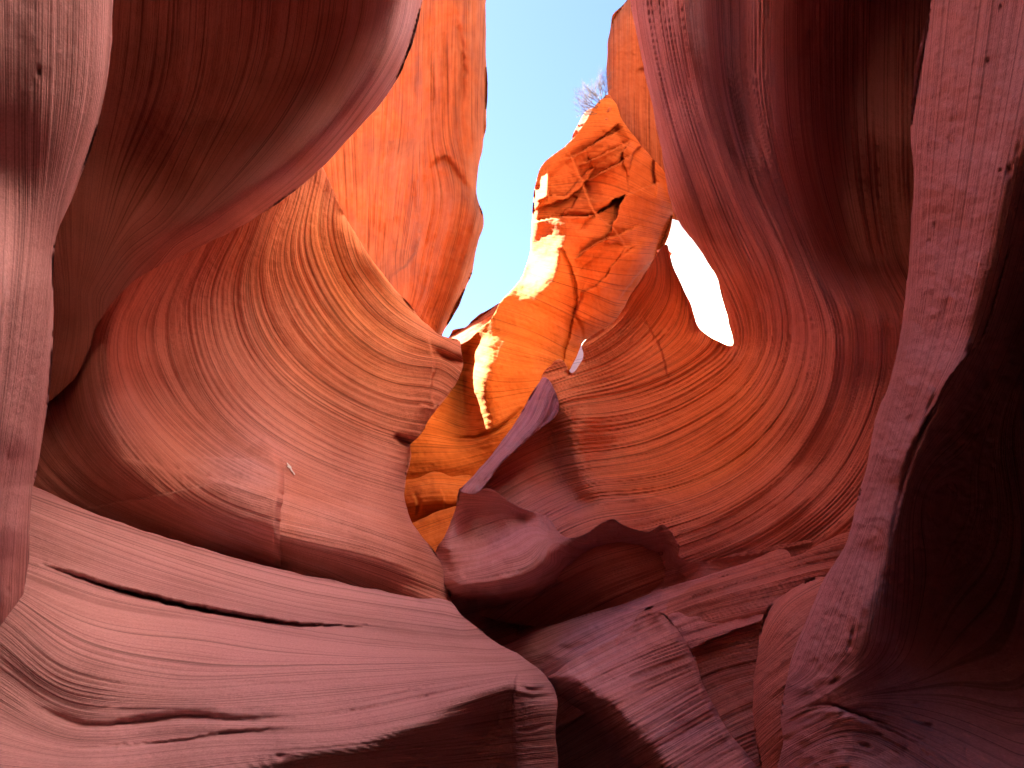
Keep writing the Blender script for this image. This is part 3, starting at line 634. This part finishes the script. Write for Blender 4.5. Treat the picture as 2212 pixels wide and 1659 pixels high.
o = rock("striped_rock_fold",
  [(1389,1320),(1430,1303),(1469,1286),(1499,1262),(1530,1252),(1560,1245),(1641,1222),(1720,1200),(1850,1150),(1950,1250),(1900,1960),(1500,1960),(1460,1700),(1400,1500),(1370,1400)],
  [[(1389,1322,5.0),(1469,1286,5.0),(1499,1262,5.0),(1560,1245,5.05),(1641,1222,5.05),(1800,1165,4.9)],
   (1430,1335,4.82),(1500,1300,4.86),(1600,1262,4.88),(1700,1240,4.8),(1480,1360,4.74),(1560,1400,4.62),(1620,1360,4.66),(1600,1500,4.36),(1640,1580,4.16),(1660,1650,4.0),(1700,1400,4.5),(1750,1500,4.25),(1800,1300,4.6),(1800,1700,3.8),(1500,1500,4.45),(1550,1650,4.05)],
  K3FLOW, M_SALMON, p=2, soft=4, rolls=[([(1389,1320),(1469,1286),(1499,1262),(1560,1245),(1641,1222)],22,0.15)],
  amp=0.026, sf=5.0, ledge=0.7, thick=1.0, seed=18, step=2.6)
tag(o, "brown striped rock fold running down to the rounded boulder", "rock ledge")
o = rock("curved_rock_fold",
  [(1187,1458),(1197,1453),(1224,1433),(1275,1406),(1335,1373),(1365,1349),(1377,1328),(1395,1320),(1413,1323),(1434,1327),(1449,1343),(1473,1373),(1497,1406),(1506,1433),(1518,1475),(1545,1530),(1575,1580),(1610,1625),(1640,1664),(1720,1800),(1720,1960),(1080,1960),(1080,1659),(1120,1520)],
  [[(1187,1458,4.7),(1224,1433,4.7),(1275,1406,4.7),(1335,1373,4.7),(1377,1328,4.75),(1413,1323,4.6)],
   [(1189,1462,4.6),(1226,1459,4.38),(1261,1491,4.12),(1307,1519,3.97),(1342,1561,3.82),(1366,1596,3.72),(1401,1631,3.62),(1440,1670,3.52),(1600,1850,3.1)],
   [(1200,1500,5.0),(1250,1540,4.85),(1300,1580,4.7),(1340,1640,4.5),(1400,1740,4.3)],(1215,1600,5.3),(1270,1650,5.2),(1150,1560,5.4),(1250,1900,5.0),(1350,1850,4.6),(1120,1700,5.6),
   (1330,1440,4.35),(1400,1400,4.4),(1400,1500,4.08),(1480,1580,3.88),(1540,1640,3.72),(1300,1470,4.25),
   [(1434,1327,4.55),(1462,1358,4.42),(1492,1400,4.28),(1508,1440,4.15),(1530,1500,4.0),(1560,1560,3.86),(1600,1610,3.76),(1640,1664,3.6),(1720,1800,3.3)],(1440,1400,4.3),(1480,1480,4.1)],
  K3FLOW, M_SALMON, p=1, soft=5, rolls=[([(1434,1327),(1473,1373),(1506,1433),(1545,1530),(1610,1625),(1640,1664)],20,0.15)],
  amp=0.024, sf=5.0, ledge=0.7, thick=1.0, seed=19, step=2.6, mauve=[(1290,1450,200,.6),(1420,1580,200,.5)])
tag(o, "curved dark striped rock fold in front of the purple wedge at the bottom", "rock ledge")

# --- boulder behind the right pillar
o = rock("rounded_boulder",
  [(1776,1246),(1750,1250),(1725,1263),(1700,1280),(1672,1300),(1652,1325),(1641,1362),(1638,1400),(1630,1450),(1626,1520),(1632,1580),(1640,1640),(1652,1700),(1660,1960),(1920,1960),(1920,1260)],
  [[(1760,1249,3.9),(1672,1300,3.8),(1640,1380,3.7),(1626,1520,3.5),(1645,1659,3.4)],(1700,1360,3.5),(1760,1300,3.65),(1700,1480,3.3),(1680,1600,3.25),(1800,1400,3.4),(1800,1600,3.2),(1700,1900,2.9)],
  [(0,[(1640,1400),(1700,1310),(1800,1250)]),(1,[(1640,1450),(1720,1390),(1800,1340)]),(2,[(1630,1540),(1720,1470),(1800,1420)]),(3,[(1640,1650),(1720,1580),(1800,1530)])],
  M_SALMON, p=2, rolls=[([(1760,1249),(1672,1300),(1640,1380),(1626,1520),(1645,1659)],60,0.3)], amp=0.018, sf=4.5, thick=1.5, seed=9)
tag(o, "rounded salmon boulder half hidden behind the pale pitted pillar", "boulder")

# --- right foreground pillar
o = rock("pitted_rock_pillar",
  [(2040,-320),(2012,0),(1991,80),(1973,180),(1966,300),(1973,380),(1968,480),(1956,640),(1946,720),(1921,830),(1890,912),(1873,1000),(1850,1090),(1828,1172),(1804,1215),(1780,1250),(1746,1330),(1716,1400),(1696,1480),(1686,1545),(1692,1590),(1680,1659),(1675,1960),(2540,1960),(2540,-320)],
  [[(2035,-280,2.9),(2012,0,2.9),(1966,300,2.85),(1956,640,2.75),(1890,912,2.68),(1850,1090,2.62),(1780,1250,2.55),(1716,1400,2.45),(1686,1560,2.35),(1680,1700,2.25)],
   (2110,0,2.55),(2080,300,2.45),(2060,500,2.42),(2020,720,2.4),(1960,900,2.38),(1910,1050,2.38),(1870,1200,2.33),(1810,1350,2.22),(1790,1500,2.12),(1780,1620,2.05),
   [(2415,105,1.85),(2318,250,1.95),(2230,385,2.05),(2188,568,2.12),(2138,730,2.16),(2058,858,2.2),(2008,957,2.22),(1968,1045,2.24),(1940,1183,2.24),(1926,1262,2.22),(1912,1390,2.16)],
   [(2350,280,2.2),(2252,405,2.3),(2212,580,2.36),(2162,742,2.4),(2082,870,2.44),(2032,970,2.46),(1992,1056,2.48),(1964,1188,2.48),(1950,1265,2.46),(1936,1385,2.34)],
   (2212,0,2.25),(2300,-200,2.0),(2150,-250,2.55),(2500,-200,1.8),
   (2270,600,2.8),(2210,700,2.95),(2212,850,3.2),(2120,900,3.0),(2212,1000,3.4),(2060,1050,2.95),(2100,1200,3.3),(2000,1150,2.8),(1970,1300,2.7),(2050,1350,3.0),(2180,1300,3.2),(1960,1420,2.45),(2050,1460,2.55),(2180,1460,2.65),(2400,900,3.5),(2400,1200,3.5),(2500,600,2.4),
   (1900,1530,2.12),(1850,1620,2.0),(2000,1590,2.15),(2100,1610,2.12),(2212,1640,2.05),(2212,1900,1.6),(1900,1900,1.7),(1700,1900,1.95),(2500,1700,1.8)],
  [(0,[(2010,-200),(1970,300),(1950,720),(1840,1120),(1700,1450)]),(1,[(2120,-200),(2060,300),(2000,720),(1890,1100),(1760,1450)]),(2,[(2260,-200),(2160,350),(2080,720),(1940,1020),(1850,1400)]),(3.5,[(2450,0),(2260,600),(2100,1000),(1980,1400)]),(4.5,[(1690,1600),(1850,1530),(2000,1560),(2200,1650)])],
  M_MAUVE, p=2, soft=6, rolls=[([(2035,-280),(2012,0),(1966,300),(1956,640),(1890,912),(1850,1090),(1780,1250),(1716,1400),(1686,1560),(1680,1700)],50,0.16)],
  feats=[('step',[(2200,480),(2160,610),(2125,722),(2090,780)],-0.05,0,14),('step',[(2000,935),(1965,1010),(1940,1100),(1925,1180)],-0.05,0,14),
         ('step',[(2115,735),(2080,780),(2050,820),(2020,870)],0.07,0,14),('step',[(2030,860),(2000,905),(1975,960)],0.06,0,12),('groove',[(2040,790),(2020,850),(1990,930),(1960,1010),(1945,1090)],0.035,6),
         ('step',[(1690,1560),(1730,1535),(1790,1525),(1850,1545),(1920,1570),(2000,1610),(2100,1690)],0.05,20,30),('groove',[(1692,1575),(1740,1538),(1800,1528),(1880,1558),(2000,1615)],0.03,5)],
  amp=0.010, sf=2.6, ledge=0.6, lump=0.016, warp=(4.5, 34.0), pits=(230,5.5,13), thick=2.5, seed=10)
tag(o, "pale pink pitted rock pillar at the right, its right side hollowed into near-black shade", "rock pillar")

# --- far left cliff
o = rock("orange_cliff",
  [(770,-320),(1058,-320),(1050,0),(1050,120),(1053,230),(1046,300),(1032,370),(1029,420),(1040,455),(1046,485),(1032,530),(1018,590),(1000,640),(975,690),(956,722),(940,790),(660,790),(610,560),(640,300),(700,140),(750,0)],
  [(600,-250,21),(600,200,22),(700,500,22),(800,300,21.5),(850,500,21.3),(880,300,20.6),(860,0,20.5),(830,560,21.5),(780,700,21.5),
   [(1050,-200,20.5),(1050,120,20.2),(1046,300,19.9),(1032,380,19.7),(1046,485,19.0),(1018,590,19.3),(956,722,19.8)],
   [(905,-200,19.8),(910,200,19.6),(905,360,19.2),(905,470,19.2),(890,560,19.5),(850,620,20.2)],[(985,-200,19.3),(980,200,19.2),(960,350,19.0)],(990,450,18.7),(960,560,18.9),(940,640,19.3)],
  [(0,[(800,-200),(800,400),(790,700)]),(1,[(900,-200),(890,300),(860,560)]),(2,[(960,-200),(955,300),(980,420),(930,640)]),(3,[(1040,-200),(1035,250),(1030,450),(960,690)])],
  M_ORANGE, p=1, soft=8, rolls=[([(1050,-200),(1050,120),(1046,300),(1029,420),(1046,485),(1018,590),(956,722)],30,1.0)],
  feats=[('step',[(905,340),(903,420),(905,520),(880,570),(838,600)],-0.5,0,35),('groove',[(925,370),(960,345),(990,380),(1020,420)],0.25,7),('groove',[(960,60),(965,180),(958,300)],0.2,6),('groove',[(985,20),(1000,140),(990,260)],0.25,7),('groove',[(930,100),(940,240)],0.15,5)],
  amp=0.10, sf=3.5, ledge=0.6, lump=0.12, thick=6, seed=11)
tag(o, "tall orange cliff with vertical weathering, left of the strip of blue sky", "cliff")

# --- orange column upper right
o = rock("leaning_rock_column",
  [(1352,3),(1335,19),(1323,33),(1318,60),(1313,100),(1311,150),(1312,205),(1318,240),(1330,300),(1360,420),(1440,470),(1500,470),(1500,-60),(1400,-60)],
  [[(1352,3,16.6),(1318,60,16.4),(1311,190,16.2),(1330,300,16.0)],[(1372,10,16.0),(1368,100,15.9),(1375,160,15.9),(1370,300,15.8)],(1420,0,16.4),(1420,200,16.1),(1430,330,15.9),(1480,0,16.8),(1480,400,16.2)],
  [(0,[(1320,50),(1320,250)]),(1,[(1370,0),(1372,300)]),(2,[(1430,0),(1435,400)])],
  M_ORANGE, p=1, soft=6, rolls=[([(1352,3),(1318,60),(1311,190)],14,0.4)], feats=[('groove',[(1372,160),(1400,152),(1440,150)],0.15,6)], amp=0.05, sf=4, lump=0.05, thick=3, seed=12, step=2.2)
tag(o, "smooth orange rock column rising behind the thorny bush", "rock column")

# --- fin with buttress
o = rock("orange_rock_fin",
  [(1284,232),(1268,258),(1250,285),(1240,296),(1215,321),(1176,350),(1163,372),(1155,410),(1150,450),(1148,500),(1146,535),(1138,572),(1122,605),(1100,632),(1082,652),(1060,690),(1040,705),(1012,735),(960,760),(900,800),(820,880),(780,980),(800,1060),(1000,1080),(1030,1040),(1110,1060),(1180,1000),(1250,960),(1238,880),(1212,836),(1226,812),(1241,781),(1253,752),(1262,735),(1330,700),(1400,590),(1442,520),(1453,462),(1450,430),(1440,380),(1400,330),(1345,262),(1325,216),(1300,215)],
  [[(1300,215,14.0),(1240,296,13.8),(1176,350,13.5),(1155,410,13.35),(1148,500,13.7),(1144,540,14.4),(1132,582,13.9),(1100,632,12.85),(1082,652,12.75)],
   (1250,400,13.4),(1330,350,13.5),(1330,260,13.9),(1400,420,13.7),(1300,500,13.0),(1380,550,13.2),(1445,470,14.2),(1300,620,13.0),(1275,720,13.3),(1350,640,13.7),(1420,540,14.0),
   [(1250,560,12.9),(1246,640,12.95),(1232,720,13.1),(1215,790,13.2)],(1240,760,13.5),(1262,690,13.0),
   [(1203,535,12.75),(1200,570,12.72),(1190,600,12.72),(1150,650,12.65),(1100,700,12.6),(1060,730,12.52),(1042,752,12.5),(1031,800,12.35),(1031,850,12.2),(1046,885,12.05),(1044,930,12.0)],
   (1165,570,13.8),(1145,615,12.95),(1105,655,12.72),(1065,695,12.62),
   [(1033,735,12.9),(1016,765,13.5),(1007,800,13.6),(1006,850,13.5),(1005,900,13.1),(1003,945,12.5)],
   (1010,735,13.0),(985,790,13.1),(960,860,12.7),(930,920,12.3),(900,965,12.0),
   (1200,700,12.8),(1150,780,12.5),(1100,850,12.2),(1060,960,11.9),(1000,1000,11.9),(950,1000,11.8),(1150,850,12.3),(1180,820,12.6),(880,1040,11.9),(1000,1060,12.0)],
  [(0,[(1180,360),(1300,330),(1430,400)]),(1,[(1160,430),(1300,440),(1440,480)]),(2,[(1150,510),(1250,520),(1420,540)]),(3,[(1130,600),(1240,640),(1330,680)]),(4,[(1060,690),(1150,720),(1230,760)]),(5,[(1010,800),(1080,820),(1180,820)]),(6,[(940,920),(1020,940),(1120,910)]),(7,[(880,1010),(980,1000),(1060,980)])],
  M_GOLD, p=1, soft=6, rolls=[([(1155,410),(1148,500),(1140,560)],14,0.5),([(1262,735),(1330,700),(1400,590),(1453,462)],45,0.9)],
  feats=[('step',[(1140,456),(1190,440),(1230,425),(1260,400),(1285,360)],-0.3,0,28),('step',[(1135,482),(1200,470),(1260,468),(1290,462),(1330,435)],0.4,8,45,2),
         ('step',[(1240,560),(1300,520),(1340,505),(1385,485)],0.3,8,40,2),
         ('step',[(1220,345),(1270,320),(1300,300),(1350,275)],0.3,6,18,2),('step',[(1250,358),(1300,335),(1360,305)],0.35,6,18,2),('step',[(1262,392),(1300,372),(1345,348),(1365,335)],0.4,6,22,2),
         ('step',[(1355,420),(1362,350),(1378,318),(1400,316),(1412,345),(1418,430)],-0.3,0,24,2),
         ('step',[(1225,320),(1262,400),(1280,450),(1330,500),(1360,540)],0.18,10,30,4),
         ('step',[(1200,510),(1235,580),(1247,640),(1236,700),(1222,760),(1205,830)],-0.22,0,18,4),('step',[(1330,655),(1380,590),(1430,550)],-0.25,0,18,3),
         ('groove',[(1262,745),(1252,700),(1240,680),(1250,650),(1262,590)],0.10,4),
         ('groove',[(1130,880),(1090,915),(1060,935),(1030,945),(975,945)],0.18,4)],
  blocks=[([(1150,470),(1165,380),(1250,300),(1330,250),(1400,340),(1450,430),(1440,500),(1340,560),(1240,500)],66,-0.5,2.2,0.11,0.20),
          ([(1240,560),(1440,500),(1380,620),(1270,720),(1250,650)],80,-0.8,2.5,0.05,0.12)],
  bed_glow_tint=[(1280,380,150,1.0),(1390,450,140,1.0),(1330,620,110,.9),(1262,700,60,.8)],
  amp=0.022, sf=2.2, ledge=0.35, lump=0.03, thick=4, seed=13, step=2.2)
tag(o, "glowing orange rock fin with cracked buttress above and golden face below, in the centre", "rock fin")

# --- golden boulder under the fin and the slope below it
o = rock("golden_boulder",
  [(740,1030),(820,1034),(888,1038),(912,1030),(938,1018),(958,1022),(972,1030),(1000,1026),(1020,1030),(1040,1060),(1000,1110),(975,1118),(945,1125),(905,1138),(880,1145),(800,1150),(740,1120)],
  [(880,1045,11.2),(940,1025,11.2),(1000,1035,11.2),(900,1090,10.7),(950,1075,10.5),(1000,1080,10.7),(900,1135,10.9),(970,1115,10.9)],
  [(0,[(880,1050),(940,1040),(1000,1045)]),(1,[(880,1090),(940,1085),(1000,1085)]),(2,[(880,1135),(960,1118)])],
  M_GOLD, p=2, soft=3, rolls=[([(860,1040),(938,1018),(1000,1026)],12,0.2)], feats=[('groove',[(895,1060),(905,1090),(900,1120)],0.08,5),('step',[(950,1050),(960,1080),(955,1110)],0.1,0,20)], amp=0.03, sf=3, lump=0.08, thick=2, seed=14, step=2.2)
tag(o, "rounded golden boulder wedged in the gap under the fin", "boulder")
o = rock("lower_golden_slope",
  [(720,1110),(800,1125),(888,1130),(915,1120),(940,1106),(985,1094),(1040,1085),(1100,1120),(1100,1400),(760,1400),(720,1250)],
  [(890,1130,10.2),(980,1098,10.2),(920,1160,9.6),(970,1150,9.6),(935,1200,9.0),(940,1250,8.6)],
  [(0,[(880,1130),(980,1098)]),(1,[(900,1180),(980,1150)])], M_GOLD, p=2, soft=3, amp=0.012, sf=2, lump=0.02, thick=2, seed=15, step=2.2)
tag(o, "pale golden sloping rock at the bottom of the gap, below the golden boulder", "rock slab")
# --- distant skyline rock
o = rock("distant_rock_ridge",
  [(930,760),(955,735),(968,728),(978,713),(1005,706),(1026,688),(1052,671),(1085,650),(1115,630),(1150,640),(1140,760),(1000,860),(930,820)],
  [(960,730,17),(1010,706,16.6),(1085,650,16.2),(1000,760,16),(1080,700,15.8),(950,800,16)],
  [(0,[(950,740),(1020,700),(1100,650)]),(1,[(950,790),(1030,750),(1120,690)])], M_ORANGE, p=2, soft=3, rolls=[([(955,735),(1005,706),(1085,650)],14,0.6)], amp=0.05, sf=4, lump=0.12, thick=3, seed=16, step=2.2, rough=2)
tag(o, "small crumbly orange ridge on the skyline at the foot of the sky strip", "rock ridge")
# --- sunlit wall beyond the window
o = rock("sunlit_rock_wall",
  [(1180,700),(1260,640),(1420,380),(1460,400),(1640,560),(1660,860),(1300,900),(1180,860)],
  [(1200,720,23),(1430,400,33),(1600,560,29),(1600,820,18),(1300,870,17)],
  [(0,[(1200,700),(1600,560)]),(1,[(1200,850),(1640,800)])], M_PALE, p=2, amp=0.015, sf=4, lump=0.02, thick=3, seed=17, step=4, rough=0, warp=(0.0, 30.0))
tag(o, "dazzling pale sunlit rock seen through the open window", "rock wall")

# --- loose blocks and the shrub on top of the fin
BL = [("rock_block", [(1236,300),(1250,268),(1266,240),(1286,232),(1296,240),(1298,262),(1294,288),(1262,302)], 13.9, "dark jointed rock block just below the thorny bush, left of the taller block"),
      ("rock_block", [(1297,290),(1295,250),(1298,222),(1308,206),(1318,206),(1326,222),(1331,250),(1334,276),(1318,292)], 13.85, "tall narrow rock block leaning on the orange column, under the thorny bush")]
for k, (nm, pl, dd, lb) in enumerate(BL):
    cx, cy = np.mean(pl, 0)
    o = rock(nm, pl, [(x, y, dd + 0.35) for x, y in pl] + [(cx, cy, dd), (cx + 6, cy - 14, dd), (cx - 6, cy + 14, dd - .05)], [(0, [(cx - 30, cy), (cx + 30, cy - 12)]), (1, [(cx - 30, cy + 30), (cx + 30, cy + 18)])],
             M_ORANGE, p=1, soft=4, amp=0.03, sf=3, lump=0.06, thick=1.2, seed=80 + k, step=2.0, shrink=8, rough=0.8,
             feats=[('groove', [(cx - 25, cy + 8), (cx, cy + 2), (cx + 25, cy - 10)], 0.15, 4)])
    tag(o, lb, "rock block")

def plain(name, col, rough=0.8):
    m = bpy.data.materials.new(name); m.use_nodes = True
    t = m.node_tree; b = t.nodes["Principled BSDF"]; b.inputs["Roughness"].default_value = rough
    n = t.nodes.new("ShaderNodeTexNoise"); n.inputs["Scale"].default_value = 18; n.inputs["Detail"].default_value = 3
    r = t.nodes.new("ShaderNodeValToRGB")
    r.color_ramp.elements[0].color = (*[c * .6 for c in col], 1); r.color_ramp.elements[1].color = (*[min(1, c * 1.3) for c in col], 1)
    t.links.new(n.outputs["Fac"], r.inputs[0]); t.links.new(r.outputs[0], b.inputs["Base Color"])
    return m
M_TWIG = plain("dry_twig", (0.085, 0.06, 0.05)); M_STEM = plain("shrub_bark", (0.05, 0.035, 0.03)); M_SPLASH = plain("sun_splash_white", (0.85, 0.80, 0.82))

def tubes(name, segs, mat, parent=None, sides=4):
    """segs: list of (p0, p1, r0, r1) limbs joined into one mesh"""
    V, F = [], []
    for p0, p1, r0, r1 in segs:
        p0, p1 = np.array(p0), np.array(p1); a = p1 - p0; a /= np.linalg.norm(a) + 1e-9
        x = np.cross(a, [0.3, 0.5, 0.81]); x /= np.linalg.norm(x) + 1e-9; y = np.cross(a, x)
        i0 = len(V)
        for p, r in ((p0, r0), (p1, r1)):
            for k in range(sides):
                t = 2 * math.pi * k / sides; V.append(p + r * (math.cos(t) * x + math.sin(t) * y))
        for k in range(sides): F.append((i0 + k, i0 + (k + 1) % sides, i0 + sides + (k + 1) % sides, i0 + sides + k))
    return mesh_obj(name, V, F, mat, None, parent)

R = random.Random(5)
foot = world_pt(1306.0, 208.0, 14.1)
bush = bpy.data.objects.new("thorny_bush", None); sc.collection.objects.link(bush); bush.location = foot
tag(bush, "dry leafless thorny bush growing on the rock blocks against the sky", "bush")
def grow(p, dirv, length, r, lvl, stem_l, twig_l):
    for k in range(3):
        d2 = Vector(dirv) + Vector((R.uniform(-.28, .28), R.uniform(-.28, .28), R.uniform(-.12, .3))); d2.normalize()
        q = Vector(p) + d2 * (length / 3)
        (stem_l if lvl == 0 else twig_l).append((tuple(p), tuple(q), r, r * .8)); r *= .8
        if lvl < 3:
            for _ in range(3 if lvl else 2):
                d3 = d2 + Vector((R.uniform(-.9, .9), R.uniform(-.9, .9), R.uniform(-.5, .9))); d3.normalize()
                grow(tuple(q), tuple(d3), length * R.uniform(.42, .62), r * .65, lvl + 1, stem_l, twig_l)
        p, dirv = tuple(q), tuple(d2)
for k in range(12):
    a = k / 11.0
    ang = math.radians(86 + a * 112 + R.uniform(-6, 6))      # stems fan from straight up round to hanging out over the edge
    st, tw = [], []
    grow((R.uniform(-.06, .02) - .18 * a, R.uniform(-.1, .1), -.02 - .42 * a), (math.cos(ang), R.uniform(-.5, .3), math.sin(ang)), R.uniform(.30, .40) * (1.0 - .2 * a), 0.008, 0, st, tw)
    so = tubes("stem", st, M_STEM, bush, 4); tubes("twig", tw, M_TWIG, so, 3)
# --- splash of sunlight on the bowl, made as a thin white plate
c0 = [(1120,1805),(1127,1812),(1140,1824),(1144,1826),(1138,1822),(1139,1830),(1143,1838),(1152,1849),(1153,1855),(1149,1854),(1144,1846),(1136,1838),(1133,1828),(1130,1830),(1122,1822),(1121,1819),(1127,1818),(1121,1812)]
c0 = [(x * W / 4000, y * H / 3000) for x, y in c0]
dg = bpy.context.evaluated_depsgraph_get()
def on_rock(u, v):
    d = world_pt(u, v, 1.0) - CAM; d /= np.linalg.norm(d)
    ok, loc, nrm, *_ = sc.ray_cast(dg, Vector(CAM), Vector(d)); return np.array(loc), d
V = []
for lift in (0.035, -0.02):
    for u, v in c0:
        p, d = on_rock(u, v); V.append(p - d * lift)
n = len(c0); me = bpy.data.meshes.new("sun_splash_white")
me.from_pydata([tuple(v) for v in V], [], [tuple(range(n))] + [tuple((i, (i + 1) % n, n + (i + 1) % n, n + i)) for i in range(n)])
me.materials.append(M_SPLASH); o = bpy.data.objects.new("sun_splash", me); sc.collection.objects.link(o)
tag(o, "tiny white plate standing for a splash of sunlight on the striped salmon bowl", "sunlight splash")
